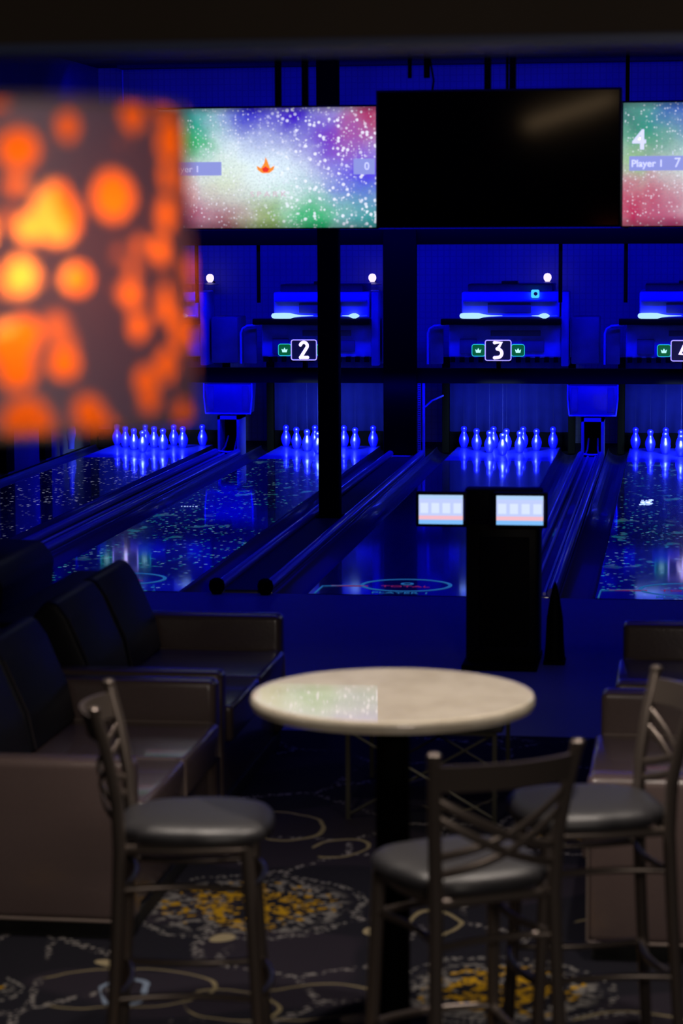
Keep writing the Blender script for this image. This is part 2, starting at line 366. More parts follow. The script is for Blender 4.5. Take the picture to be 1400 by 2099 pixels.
def add_prism(bm, poly, axis, a0, a1, bev=0):
    """extrude polygon; axis 'y': poly in (x,z); 'z': (x,y); 'x': (y,z)"""
    def P(p, a): return {'y': (p[0], a, p[1]), 'z': (p[0], p[1], a), 'x': (a, p[0], p[1])}[axis]
    t = bmesh.new()
    A = [t.verts.new(P(p, a0)) for p in poly]; B = [t.verts.new(P(p, a1)) for p in poly]; n = len(poly)
    t.faces.new(A); t.faces.new(B[::-1])
    for i in range(n): t.faces.new((A[i], B[i], B[(i+1) % n], A[(i+1) % n]))
    bmesh.ops.recalc_face_normals(t, faces=t.faces)
    if bev: bmesh.ops.bevel(t, geom=t.edges[:]+t.verts[:], offset=bev, segments=3, profile=.5, affect='EDGES')
    tmp = bpy.data.meshes.new('t'); t.to_mesh(tmp); t.free(); bm.from_mesh(tmp); bpy.data.meshes.remove(tmp); return bm
def obj(name, bm, m, parent=None, smooth=True, loc=None):
    bmesh.ops.recalc_face_normals(bm, faces=bm.faces)
    me = bpy.data.meshes.new(name); bm.to_mesh(me); bm.free(); me.materials.append(m)
    if smooth:
        for p in me.polygons: p.use_smooth = True
        me.set_sharp_from_angle(angle=math.radians(38))
    o = bpy.data.objects.new(name, me); COL.objects.link(o)
    if parent: o.parent = parent
    if loc: o.location = loc
    return o
def thing(name, label, cat, loc=(0, 0, 0), rz=0, group=None):
    o = bpy.data.objects.new(name, None); COL.objects.link(o); o.empty_display_size = .1
    o.location = loc; o.rotation_euler = (0, 0, rz); return tag(o, label, cat, group)
def tag(o, label, cat, group=None):
    o['label'] = label; o['category'] = cat
    if group: o['group'] = group
    return o
def struct(name, bm, m, smooth=False):
    o = obj(name, bm, m, smooth=smooth); o['kind'] = 'structure'; return o
def dup(root, loc, rz=0, label=None, group=None, scale=None):
    r = root.copy(); COL.objects.link(r); r.location = loc; r.rotation_euler = (0, 0, rz)
    if label: r['label'] = label
    if group: r['group'] = group
    for ch in list(root.children):
        c = ch.copy(); COL.objects.link(c); c.parent = r
        for g_ in list(ch.children):
            d = g_.copy(); COL.objects.link(d); d.parent = c
    return r
def box(name, m, parent, *a, bev=0, **k): return obj(name, add_box(nb(), *a, bev=bev), m, parent, smooth=bool(bev), **k)
def text(name, s, size, m, parent, loc, rot=(PI/2, 0, 0), ext=.001, sx=1, off=0, align='CENTER'):
    cu = bpy.data.curves.new('t', 'FONT'); cu.body = s; cu.size = size; cu.extrude = ext; cu.offset = off
    cu.align_x = align; cu.align_y = 'CENTER'
    to = bpy.data.objects.new('t', cu); COL.objects.link(to)
    bpy.context.view_layer.update()
    me = bpy.data.meshes.new_from_object(to.evaluated_get(bpy.context.evaluated_depsgraph_get()))
    bpy.data.objects.remove(to); bpy.data.curves.remove(cu)
    me.transform(Matrix.Scale(sx, 4, (1, 0, 0))); me.materials.clear(); me.materials.append(m)
    o = bpy.data.objects.new(name, me); COL.objects.link(o); o.parent = parent; o.location = loc; o.rotation_euler = rot
    return o
def rrect(w, h, r, n=5, c=(0, 0)):
    pts = []
    for (sx, sy, a0) in ((1, 1, 0), (-1, 1, PI/2), (-1, -1, PI), (1, -1, 1.5*PI)):
        for k in range(n+1):
            a = a0+PI/2*k/n; pts.append((c[0]+sx*(w/2-r)+r*math.cos(a), c[1]+sy*(h/2-r)+r*math.sin(a)))
    return pts

# ------------------------------------------------------------------ room shell
struct('floor', add_box(nb(), -8, 5, -2, 10.97, -.1, 0), M['carpet'])
struct('floor', add_box(nb(), -6.8, 5, 10.97, 15.2, -.1, 0), M['approach'])          # wooden approach before the foul line
struct('floor', add_box(nb(), -6.8, 5, 15.2, 27.6, -.3, -.09), M['black'])            # sunken bed under the lanes
struct('ceiling', add_box(nb(), -8, 5, 3.6, 27.6, 4.28, 4.38), M['ceiling'])
struct('wall_back', add_box(nb(), -7, 5, 27.5, 27.6, -.1, 4.28), M['meshwall'])
struct('wall_left', add_box(nb(), -6.95, -6.79, 10.97, 27.5, -.1, 4.28), M['sidewall'])
struct('trim_1', add_box(nb(), -3, 3, 3.6, 3.72, 2.656, 3.0), M['soffit'])
b_ = add_box(nb(), -3, 3, 3.585, 3.725, 2.643, 2.656, bev=.004); struct('trim_2', b_, M['softrim'], True)
b_ = nb()
for k in range(3): add_box(b_, -6.3+.0, 4, 24.9+k*.75, 25.15+k*.75, 4.20, 4.28)
struct('trim_3', b_, M['ceiling'])
# posts on the left wall
for (y0, y1) in ((23.1, 23.4), (24.6, 24.85)):
    box('wall_post', M['blacksteel'], None, -6.80, -6.72, y0, y1, -.05, 2.2, bev=.01)
ps = [o for o in COL.objects if o.name.startswith('wall_post')]
tag(ps[0], 'black upright post against left wall, the nearer one below the lamp shade', 'post')
tag(ps[1], 'black upright post against left wall, the farther one beside the pin area', 'post')
o = obj('bottle_post', add_lathe(nb(), [(0, 0), (.035, 0), (.04, .09), (.055, .16), (.05, .24), (.028, .33), (.026, .5), (.0, .52)], 16), M['panelgrey'])  # slim lathed post standing in for an unidentified upright shape
o.location = (-6.62, 25.3, .0); tag(o, 'slim blue-lit bottle-shaped post standing by the left wall left of the first rack', 'bumper')

# ------------------------------------------------------------------ lanes
LANES = [(-6.26, -5.16), (-4.37, -3.27), (-2.40, -1.28), (-.52, .58)]
LN = ['far left lane with white glowing flecks, mostly below the orange lamp', 'lane with green and white glowing flecks, left of the slim black column',
      'plain unflecked lane behind the twin-screen console', 'lane with green glowing flecks at the right edge']
LM = ['lane_white', 'lane_green', 'lane_plain', 'lane_green']
for i, (x0, x1) in enumerate(LANES):
    t = thing('bowling_lane', LN[i], 'lane', (x0, 15.2, 0))
    w_ = x1-x0
    box('lane_boards', M[LM[i]], t, 0, w_, 0, 9.15, -.09, 0)
    box('pin_deck', M['deck'], t, 0, w_, 9.15, 10.75, -.09, 0)
    box('foul_line', M['black'], t, 0, w_, -.012, .012, 0.0005, .0015)
def gutter(x, side_label):
    bm = nb(); n = 10; r = .115
    prof = [(x+r*math.cos(PI+PI*k/n), .0+r*.75*math.sin(PI+PI*k/n)) for k in range(n+1)]
    A = [bm.verts.new((p[0], 15.2, p[1])) for p in prof]; B = [bm.verts.new((p[0], 25.9, p[1])) for p in prof]
    for k in range(n): bm.faces.new((A[k], A[k+1], B[k+1], B[k]))
    o = obj('gutter', bm, M['gutter'])
    md = o.modifiers.new('s', 'SOLIDIFY'); md.thickness = .004
    return tag(o, side_label, 'gutter')
gl = ['far left lane by the wall', 'far left lane', 'lane under sign 2', 'lane under sign 2', 'plain lane behind the console', 'plain lane behind the console', 'lane under sign 4', '']
for i, (x0, x1) in enumerate(LANES):
    gutter(x0-.118, 'dark curved gutter along the left edge of the '+['far left flecked lane', 'green-flecked lane left of the slim column', 'plain lane behind the console', 'green-flecked lane at the right edge'][i])
    if i < 3: gutter(x1+.118, 'dark curved gutter along the right edge of the '+['far left flecked lane', 'green-flecked lane left of the slim column', 'plain lane behind the console'][i])
# dividers between the gutters
def divider(xc, w_, label, rails):
    t = thing('lane_divider', label, 'divider', (xc, 15.2, 0))
    h = .03
    box('capping_board', M['divider'], t, -w_/2, w_/2, 0.02, 9.55, -.09, h-.02, bev=.006)
    for s in (-1, 1):
        x = s*(w_/2-.035)
        pts = [(x, -.02, .035), (x, .1, .04), (x, 9.5, .04)]
        o = obj('bumper_rail', add_tube(nb(), pts, .034, 12), M['rail'], t)
        if rails:
            e = obj('end_cap', add_lathe(nb(), [(0, -.055), (.03, -.05), (.05, -.02), (.054, .01), (.045, .04), (.02, .055), (0, .057)], 16, (0, 0, 0)), M['rubber'], o)
            e.location = (x, -.05, .05)
    if rails:
        box('centre_channel', M['cap'], t, -w_/2+.08, w_/2-.08, .0, 9.5, h-.02, h-.008)
    else:
        for k in (-.03, .05):
            obj('ball_track', add_tube(nb(), [(k, .05, .02), (k, 9.5, .02)], .012, 8), M['steel'], t)
    return t
divider(-4.765, .31, 'raised divider between the two flecked lanes at the left', False)
divider(-2.835, .395, 'dark divider with two black round rail ends carrying the tall black column', True)
divider(-.90, .28, 'lane divider running to the right of the twin-screen console', False)

# projected markings at the front of the lanes
def ring(bm, rx, ry, w_, z, n=64, cx=0, cy=0):
    A = [bm.verts.new((cx+rx*math.cos(2*PI*k/n), cy+ry*math.sin(2*PI*k/n), z)) for k in range(n)]
    B = [bm.verts.new((cx+(rx-w_)*math.cos(2*PI*k/n), cy+(ry-w_)*math.sin(2*PI*k/n), z)) for k in range(n)]
    for k in range(n): bm.faces.new((A[k], A[(k+1) % n], B[(k+1) % n], B[k]))
    return bm
def emblem(loc, label, word):
    t = thing('floor_projection', label, 'projection', loc)
    obj('outer_ring', ring(nb(), .31, .28, .026, .0025), M['cyanline'], t)
    obj('small_ring', ring(nb(), .045, .05, .02, .0025, 24, 0, .06), M['cyanline'], t)
    text('word', 'TOTAL', .07, M['redline'], t, (0, -.06, .0025), (0, 0, 0), .0003, 1.5)
    text('word', word, .075, M['cyanline'], t, (.0, -.345, .0025), (0, 0, 0), .0003, 1.25)
    return t
emblem((-1.80, 15.66, 0), 'cyan ring with red word projected at the front of the plain lane', 'PLAYER 1')
emblem((-3.78, 15.75, 0), 'cyan ring projected at the front of the lane behind the sofas', 'PLAYER 1')
emblem((.06, 15.66, 0), 'cyan ring projected at the front of the right-edge lane', 'PLAYER 1')
def bracket(loc, label, s=1):
    t = thing('floor_projection', label, 'projection', loc)
    bm = nb(); add_box(bm, 0, s*.25 if s > 0 else 0, .0, .02, .002, .003) if s > 0 else add_box(bm, -.25, 0, 0, .02, .002, .003)
    obj('red_bar', bm, M['redline'], t, False)
    x = -.06 if s > 0 else .06
    obj('cyan_bar', add_tube(nb(), [(x, -.33, .003), (x*.9, -.02, .003), (s*.2, .05, .003)], .006, 6, flat=(.3, 1), up=(0, 0, 1)), M['cyanline'], t, False)
bracket((-2.30, 15.58, 0), 'thin red and cyan corner bracket projected left of the ring on the plain lane')
bracket((-.44, 15.58, 0), 'thin red and cyan corner bracket projected on the right-edge lane')
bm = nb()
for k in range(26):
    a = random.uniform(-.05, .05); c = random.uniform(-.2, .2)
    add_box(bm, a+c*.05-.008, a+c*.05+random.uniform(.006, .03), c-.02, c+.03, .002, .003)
o = obj('painted_glint', bm, M['splash'], None, False); o.location = (-.268, 20.72, 0); tag(o, 'bright white glare painted on the right-edge lane', 'painted glint')  # glare on the lane drawn as small emissive boxes
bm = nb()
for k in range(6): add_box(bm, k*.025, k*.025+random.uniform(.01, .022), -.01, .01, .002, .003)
o = obj('painted_glint', bm, M['splash'], None, False); o.location = (-4.27, 20.03, 0); tag(o, 'short dashed white reflection painted on the lane left of the slim column', 'painted glint')  # reflection on the lane drawn as short emissive bars

# ------------------------------------------------------------------ duckpins
pb = nb()
add_lathe(pb, [(0, 0), (.026, 0), (.032, .004), (.041, .025), (.051, .050), (.056, .078), (.054, .102), (.046, .127), (.036, .148), (.029, .163), (.0265, .174), (.029, .187), (.0335, .200), (.0345, .213), (.030, .226), (.018, .236), (0, .240)], 28)
PIN = obj('bowling_pin', pb, M['pin'])
CRD = obj('cord', add_tube(nb(), [(0, 0, .238), (0, 0, .9)], .0012, 5), M['cord'], PIN)
racks = ['far left rack', 'rack cut by the slim column', 'rack above the console', 'rack at the right edge']
order = [(0, 0, 'head pin at the front of the '), (1, -.5, 'left pin in the second row of the '), (1, .5, 'right pin in the second row of the '),
         (2, -1, 'left pin in the third row of the '), (2, 0, 'middle pin in the third row of the '), (2, 1, 'right pin in the third row of the '),
         (3, -1.5, 'leftmost pin in the back row of the '), (3, -.5, 'inner left pin, back row of the '), (3, .5, 'inner right pin, back row of the '), (3, 1.5, 'rightmost pin in the back row of the ')]
first = True
for i, cx in enumerate((-5.74, -3.82, -1.84, .03)):
    for (r, k, s) in order:
        if i == 3 and k > 0: continue
        if first: p = PIN; first = False
        else:
            p = PIN.copy(); COL.objects.link(p); c = CRD.copy(); COL.objects.link(c); c.parent = p
        p.location = (cx+k*.326, 24.98+r*.282, 0.0)
        tag(p, 'blue-lit duckpin, '+s+racks[i], 'bowling pin', 'duckpins set up on the pin decks')

# ------------------------------------------------------------------ pinsetter masks, machines, signs
def beam(z0, z1, label):
    t = thing('mask_beam', label, 'beam', (-2.6, 24.7, z0))
    box('beam_body', M['blacksteel'], t, -4.15, 4.6, -.03, .05, 0, z1-z0, bev=.006)
    return t
beam(.779, .937, 'long black beam crossing just below the number signs')
beam(2.225, 2.385, 'long black beam crossing right under the hanging screens')
# column B and column A
t = thing('support_column', 'wide black column in the middle, ending at the pin decks', 'column', (-2.9, 24.72, 0))
box('shaft', M['blacksteel'], t, -.17, .18, -.09, .0, -.02, 2.38, bev=.008)
box('foot_plate', M['steel'], t, -.11, .12, -.22, -.11, .012, .024)  # bright plate added in place of the blue highlight on the floor
t = thing('support_column', 'slim tall black column standing between the lanes, left of the wide one', 'column', (-2.845, 19.25, 0))
box('shaft', M['blacksteel'], t, -.085, .085, -.085, .085, .01, 4.28, bev=.012)
box('foot_plate', M['blacksteel'], t, -.10, .10, -.13, .13, .012, .03, bev=.004)

t = thing('machine_side_frame', 'thin lit post and perforated strip right of the wide black column', 'frame', (-2.675, 24.9, 0))
box('post', M['housing'], t, -.012, .012, 0, .05, -.02, .78, bev=.003)
bm = nb()
for k in range(34): add_box(bm, -.058, -.034, 0, .02, .0+k*.023, .0+k*.023+.013)
add_box(bm, -.062, -.058, 0, .02, 0, .79); add_box(bm, -.034, -.030, 0, .02, 0, .79)
obj('perforated_strip', bm, M['panelgrey'], t, False)
obj('diagonal_brace', add_tube(nb(), [(0, .03, .50), (.06, .3, .56), (.16, .5, .60)], .01, 8), M['panelgrey'], t)

def pit(i, x0, x1):
    t = thing('pit_curtain', 'dark blue curtain hanging behind the '+racks[i], 'curtain', ((x0+x1)/2, 26.15, 0))
    h = (x1-x0)/2; bm = nb(); n = 40
    A = []; B = []
    for k in range(n+1):
        x = -h+2*h*k/n; y = .012*math.sin(k*1.7)
        A.append(bm.verts.new((x, y, .15))); B.append(bm.verts.new((x, y, .98)))
    for k in range(n): bm.faces.new((A[k], A[k+1], B[k+1], B[k]))
    c = obj('cloth', bm, M['curtain'], t); md = c.modifiers.new('s', 'SOLIDIFY'); md.thickness = .01
    box('cushion', M['rubber'], t, -h, h, -.02, .06, -.06, .15, bev=.01)
    for s in (-1, 1): box('side_post', M['blacksteel'], t, s*h-.04, s*h+.04, -.12, -.04, -.08, .98, bev=.008)
pit(0, -6.55, -5.02); pit(1, -4.52, -3.10); pit(2, -2.55, -1.16); pit(3, -.62, .8)

def housing(bm, x0, x1, y0, y1, z0, z1, b=.02): return add_box(bm, x0, x1, y0, y1, z0, z1, bev=b, seg=3)
def machine(i, cx):
    lab = ['pinsetter machine at the far left, partly behind the lamp shade', 'blue-lit pinsetter machine cut by the slim black column', 'blue-lit pinsetter machine with the cyan badge', 'pinsetter machine at the right edge of the view'][i]
    t = thing('pinsetter_machine', lab, 'machine', (cx, 25.2, 0))
    bm = nb(); housing(bm, -.46, .58, .0, .9, 1.44, 1.72)
    obj('upper_housing', bm, M['housing'], t)
    bm = nb(); housing(bm, -.40, .50, .1, .8, 1.72, 1.80, .01); add_box(bm, -.05, .12, .2, .5, 1.80, 1.83, bev=.005)
    obj('top_cover', bm, M['housingdark'], t)
    box('recess_panel', M['housingdark'], t, -.18, .28, -.012, .004, 1.50, 1.60, bev=.004)
    box('ledge', M['panelgrey'], t, -.44, .56, -.05, .0, 1.615, 1.64, bev=.005)
    box('cross_bar', M['black'], t, -.67, .60, -.12, .02, 1.375, 1.437, bev=.006)
    bm = nb(); housing(bm, -.60, .60, .04, .9, 1.02, 1.375); obj('front_panel', bm, M['housing'], t)
    bm = nb(); add_box(bm, -.15, .38, .02, .045, 1.25, 1.31, bev=.006); add_box(bm, .18, .42, .02, .045, 1.08, 1.20, bev=.006)
    add_box(bm, -.48, -.30, .02, .045, 1.06, 1.22, bev=.006); obj('dark_plates', bm, M['housingdark'], t)  # thin dark plates set on the front panel
    bm = nb(); pts = [(-.82, 0, .95), (-.82, 0, 1.28), (-.80, 0, 1.33), (-.75, 0, 1.36), (-.62, 0, 1.37)]
    add_tube(bm, pts, .012, 8); obj('side_guard', bm, M['housing'], t)
    box('side_guard_panel', M['housingdark'], t, -.80, -.66, .05, .09, .95, 1.33, bev=.01)
    box('side_column', M['panelgrey'], t, .60, .68, .0, .4, .93, 1.72, bev=.012)
    box('pin_bin', M['housingdark'], t, .70, 1.0, .1, .6, .95, 1.45, bev=.02)
    bm = nb()
    for k in range(12): add_box(bm, -.58+k*.1, -.53+k*.1, .02, .06, .97, 1.02)
    obj('guide_fingers', bm, M['black'], t, False)
    # blacklight tube: fat glowing ends, thin middle
    tb = obj('blacklight_tube', add_tube(nb(), [(-.46, -.03, 1.472), (-.10, -.03, 1.465), (.35, -.03, 1.465), (.56, -.03, 1.47)], .006, 10), M['tubedim'], t)
    xs = [(-.475, .008), (-.465, .024), (-.44, .030), (-.34, .032), (-.27, .030), (-.22, .016), (-.15, .008), (-.02, .002)]
    obj('tube_end', add_tube(nb(), [(x, -.045, 1.468) for x, r in xs], [r for x, r in xs], 12), M['tube'], tb)
    xs = [(.29, .002), (.36, .007), (.385, .018), (.41, .028), (.44, .028), (.465, .016), (.48, .004)]
    obj('tube_end', add_tube(nb(), [(x, -.045, 1.468) for x, r in xs], [r for x, r in xs], 12), M['tube'], tb)
    return t
for i, cx in enumerate((-5.74, -3.87, -1.84, .04)):
    t = machine(i, cx)
    if i == 2:
        f = obj('status_badge', add_prism(nb(), rrect(.085, .085, .015, c=(.325, 1.70)), 'y', -.03, -.01), M['badge'], t)
        o = obj('badge_dot', add_lathe(nb(), [(0, 0), (.02, 0), (.02, .006), (0, .006)], 20), M['signback'], f); o.location = (.33, -.03, 1.70); o.rotation_euler = (PI/2, 0, 0)
# wire mesh and rods behind
for k, (x, s) in enumerate(((-5.37, 'left of the slim column, under the left screen edge'), (-4.666, 'above and left of the number 2 machine'), (-1.30, 'right of the number 3 machine'), (-.587, 'left of the number 4 machine'))):
    o = obj('hanging_rod', add_tube(nb(), [(0, 0, 1.62), (0, 0, 4.27 if k == 3 else 2.36)], .02, 10), M['blacksteel']); o.location = (x*.9458, 24.772, 0)
    tag(o, 'thin black upright rod '+s, 'rod', 'rods behind the upper beam')
# corner lamps on the back wall
for k, (x, s) in enumerate(((-5.43, 'leftmost, next to the orange lamp shade'), (-3.52, 'middle one, between the two black columns'), (-1.50, 'right one, above the cyan badge'))):
    t = thing('work_lamp', 'small round pinkish white work lamp, '+s, 'lamp', (x, 27.25, 1.83), 0, 'work lamps on the back wall')
    o = obj('bulb', add_lathe(nb(), [(0, -.05), (.025, -.045), (.042, -.02), (.046, .0), (.042, .025), (.025, .045), (0, .05)], 20), M['bulb'], t)
    o = obj('shade', add_lathe(nb(), [(.015, -.045), (.10, -.07), (.11, -.072), (.10, -.078), (0, -.06)], 20), M['housingdark'], t)
    box('arm', M['black'], t, -.01, .01, .03, .25, -.06, -.04)

def stroke(bm, pts, r, sub=6):
    P = [Vector((p[0], 0, p[1])) for p in pts]
    add_tube(bm, P, r, 10, flat=(.5, 1), up=(0, 1, 0))
    for e in (P[0], P[-1]):
        bmesh.ops.create_uvsphere(bm, u_segments=12, v_segments=8, radius=r, matrix=Matrix.Translation(e) @ Matrix.Scale(.5, 4, (0, 1, 0)))
def arc(cx, cz, r, a0, a1, n=12, ry=None): return [(cx+r*math.cos(math.radians(a0+(a1-a0)*k/n)), cz+(ry or r)*math.sin(math.radians(a0+(a1-a0)*k/n))) for k in range(n+1)]
def numeral(d):
    bm = nb(); r = .0155
    if d == 1: stroke(bm, [(-.02, .045), (.005, .068), (.005, -.07)], r)
    if d == 2:
        stroke(bm, arc(0, .038, .032, 165, -30)+[(-.030, -.068)], r); stroke(bm, [(-.030, -.068), (.034, -.068)], r)
    if d == 3:
        stroke(bm, [(-.032, .070), (.030, .070), (-.004, .014)], r); stroke(bm, [(-.008, .014)]+arc(-.004, -.026, .038, 85, -90)+[(-.032, -.066)], r)
    if d == 4: stroke(bm, [(.012, .072), (-.038, -.03), (.042, -.03)], r); stroke(bm, [(.018, .01), (.018, -.07)], r)
    return bm
def crown(bm, s=.03):
    poly = [(-.75, -.75), (.75, -.75), (1.05, .45), (.45, .0), (0, .85), (-.45, .0), (-1.05, .45)]
    return add_prism(bm, [(x*s, z*s) for x, z in poly], 'y', -.006, 0)
def sign(d, x):
    side = {1: 'hidden behind the orange lamp shade', 2: 'cut by the slim black column', 3: 'right of the wide black column', 4: 'cut by the right edge'}[d]
    t = thing('lane_number_sign', 'glowing number %d sign with green crown panels, %s' % (d, side), 'sign', (x, 24.6, 1.13), 0, None)
    obj('backing', add_prism(nb(), rrect(.262, .204, .02), 'y', .0, .03), M['signback'], t)
    fr = rrect(.268, .210, .022, 6)
    obj('frame_tube', add_tube(nb(), [(a, -.006, b) for a, b in fr], .0055, 8, closed=True), M['violet_glow'], t)
    o = obj('numeral', numeral(d), M['white_glow'], t); o.location = (0, -.012, 0); o.scale = (1.15, 1, 1.15)
    for s in (-1, 1):
        p = obj('crown_panel', add_prism(nb(), rrect(.135, .122, .022, c=(s*.205, 0)), 'y', .004, .024), M['greenback'], t)
        fr = rrect(.136, .122, .024, 6, c=(s*.205, 0))
        obj('panel_outline', add_tube(nb(), [(a, 0, b) for a, b in fr], .004, 8, closed=True), M['green_glow'], p)
        c = obj('crown', crown(nb()), M['crown_glow'], p); c.location = (s*.207, 0, -.002)
    box('bracket', M['black'], t, -.02, .02, .03, .14, -.19, -.02)
    return t
sign(1, -5.86); sign(2, -3.905); sign(3, -1.862); sign(4, .052)

# ball return boxes between lanes at the pin end
def ret(cx, label):
    t = thing('ball_return_box', label, 'ball return', (cx, 25.0, 0))
    bm = nb(); add_prism(bm, [(-.255, .74), (.265, .74), (.24, .43), (-.235, .43)], 'y', 0, .25, .006); obj('hood_panel', bm, M['hoodblue'], t)
    for s in (-1, 1):
        obj('hood_edge', add_tube(nb(), [(s*.262, -.01, .75), (s*.262, -.01, .60), (s*.245, -.01, .43)], .008, 8), M['housing'], t)
        box('side_window', M['housingdark'], t, s*.19-.035, s*.19+.035, -.006, .002, .46, .72, bev=.004)
    obj('lower_edge', add_tube(nb(), [(-.25, -.01, .425), (.25, -.01, .425)], .009, 8), M['housing'], t)
    bm = nb(); add_box(bm, -.118, -.09, 0, .4, -.05, .40); add_box(bm, .09, .118, 0, .4, -.05, .40); add_box(bm, -.118, .118, 0, .4, .36, .40)
    obj('doorway_frame', bm, M['panelgrey'], t, False)
    box('dark_throat', M['rubber'], t, -.089, .089, .28, .32, -.04, .36)
    for s in (-1, 1): obj('ball_guide', add_tube(nb(), [(s*.07, -.05, .015), (s*.055, .1, .06), (s*.05, .26, .16)], .01, 8), M['panelgrey'], t)
    obj('sill', add_tube(nb(), [(-.11, -.04, .02), (.0, -.06, .012), (.11, -.04, .02)], .012, 8), M['housing'], t)
ret(-.895, 'ball return box with black doorway, right of the console rack')
ret(-4.80, 'ball return box with black doorway, beside the lower corner of the orange lamp')

# ------------------------------------------------------------------ hanging screens
def screen(x0, x1, z0, z1, y, label, sm, poles):
    t = thing('hanging_screen', label, 'screen', ((x0+x1)/2, y, z0))
    w_ = x1-x0; h = z1-z0
    box('casing', M['plastic'], t, -w_/2-.012, w_/2+.012, .004, .06, -.012, h+.012, bev=.005)
    s = box('display', sm, t, -w_/2, w_/2, -.002, .004, 0, h)
    for px in poles:
        p = box('mount_pole', M['blacksteel'], t, px-.018, px+.018, .062, .10, h*.5, 4.28-z0, bev=.004)
        box('mount_plate', M['blacksteel'], p, px-.05, px+.05, .06, .075, h*.6, h*.9)
    return t, s
t, s = screen(-2.958, -1.709, 2.390, 3.065, 13.4, 'bright confetti-coloured scoring screen beside the orange lamp, left of the black television', M['screen_a'], (.055, .21))
w2 = .6245
def SX(px): return -w2+(px-325)/445*1.249
def SZ(py): return .675*(467-py)/247
b_ = box('name_banner', M['banner'], s, SX(352), SX(454), -.004, -.0021, SZ(358), SZ(330))
text('word', 'Player 1', .052, M['word'], b_, (SX(379), -.0046, SZ(345)), ext=.0003)
b_ = box('score_box', M['banner'], s, SX(725), SX(768), -.004, -.0021, SZ(358), SZ(326))
text('word', '0', .06, M['word'], b_, (SX(752), -.0046, SZ(342)), ext=.0003)
o = obj('flame_logo', add_prism(nb(), [(-.052, .012), (-.045, -.012), (-.02, -.030), (.02, -.030), (.045, -.012), (.052, .012), (.026, -.002), (.008, .045), (.0, .06), (-.006, .03), (-.026, -.002)], 'y', -.004, -.0021), M['flame'], s, False); o.location = (SX(545), 0, SZ(343))
i_ = obj('flame_core', add_prism(nb(), [(-.022, -.006), (-.012, -.024), (.012, -.024), (.022, -.006), (0, .008)], 'y', -.0055, -.0042), M['flamein'], o, False)
text('word', 'S P A R K', .042, M['wordred'], s, (SX(550), -.004, SZ(398)), ext=.0003, sx=1.25)
t, s = screen(-.322, .925, 2.390, 3.068, 13.4, 'bright confetti-coloured scoring screen with number 4 at the right edge', M['screen_b'], (.03, .3))
text('word', '4', .15, M['word'], s, (-.6235+.09, -.004, .47), ext=.0003, off=.004)
b_ = box('name_banner', M['banner'], s, -.6235+.035, -.6235+.40, -.004, -.0021, .305, .385)
text('word', 'Player 1', .055, M['word'], b_, (-.6235+.135, -.0046, .343), ext=.0003, off=.0008)
text('word', '7', .075, M['word'], b_, (-.6235+.30, -.0046, .345), ext=.0003)
text('word', '1', .03, M['word'], b_, (-.6235+.275, -.0046, .40), ext=.0003)
t, s = screen(-1.568, -.318, 2.395, 3.085, 12.4, 'large switched-off black television between the two bright screens', M['tvglass'], (-.06, .07))
t.rotation_euler = (0, 0, 0)
# ceiling pipes and wires above the television
for (x, z0, r, s) in ((-1.515, 3.22, .012, 'short black pipe stub hanging over the television, left of the pair'), (-1.419, 3.22, .018, 'short black pipe stub hanging over the television, right of the pair')):
    o = obj('ceiling_pipe', add_tube(nb(), [(0, 0, z0), (0, 0, 4.28)], r, 10), M['blacksteel']); o.location = (x, 13.4, 0); tag(o, s, 'pipe')
o = obj('hanging_wire', add_tube(nb(), [(0, 0, 3.05), (0, 0, 4.28)], .008, 8), M['blacksteel']); o.location = (-.968, 13.4, 0); tag(o, 'thin straight black wire behind the middle of the television', 'wire')
o = obj('hanging_wire', add_tube(nb(), [(0, 0, 3.05), (.02, 0, 3.2), (-.015, 0, 3.4), (-.01, 0, 4.28)], .006, 8), M['blacksteel']); o.location = (-1.39, 13.3, 0); tag(o, 'thin bent black wire beside the pipe stubs over the television', 'wire')
o = obj('ceiling_conduit', add_tube(nb(), [(0, 0, 2.6), (0, 0, 4.28)], .012, 8), M['panelgrey']); o.location = (-6.45, 27.3, 0); tag(o, 'thin blue-lit vertical conduit on the back wall above the lamp shade', 'conduit')

# ------------------------------------------------------------------ player console
t = thing('scoring_console', 'black scoring console with two small lit screens before the plain lane', 'console', (-.94, 12.7, 0))
box('cabinet', M['plastic'], t, -.195, .20, 0, .34, .03, .86, bev=.02)
box('top_head', M['plastic'], t, -.20, .22, -.03, .10, .79, .985, bev=.015)
box('access_door', M['black'], t, -.12, .15, -.006, .003, .12, .72, bev=.006)
box('base_plate', M['blacksteel'], t, -.21, .20, -.10, .44, 0, .03, bev=.006)
for (x0, x1) in ((-.428, -.192), (-.013, .236)):
    f = box('monitor', M['plastic'], t, x0-.018, x1+.022, -.20, -.16, .795, .985, bev=.008)
    box('display', M['console'], f, x0, x1, -.203, -.2005, .812, .968)
    box('button_strip', M['panelgrey'], f, x1+.004, x1+.010, -.203, -.2005, .83, .95)
    box('monitor_arm', M['black'], f, (x0+x1)/2-.03, (x0+x1)/2+.03, -.165, .0, .85, .91) if x0 > -.1 else box('monitor_arm', M['black'], f, -.24, -.17, -.17, .02, .85, .91)
t = thing('ball_lift_fin', 'black tapering upright hood right of the scoring console', 'hood', (-.660, 12.9, 0))
obj('hood', add_lathe(nb(), [(0, 0), (.06, 0), (.058, .03), (.052, .1), (.045, .25), (.028, .36), (.012, .43), (0, .455)], 20), M['black'], t)
box('foot', M['black'], t, -.06, .06, -.08, .08, 0, .02, bev=.004)

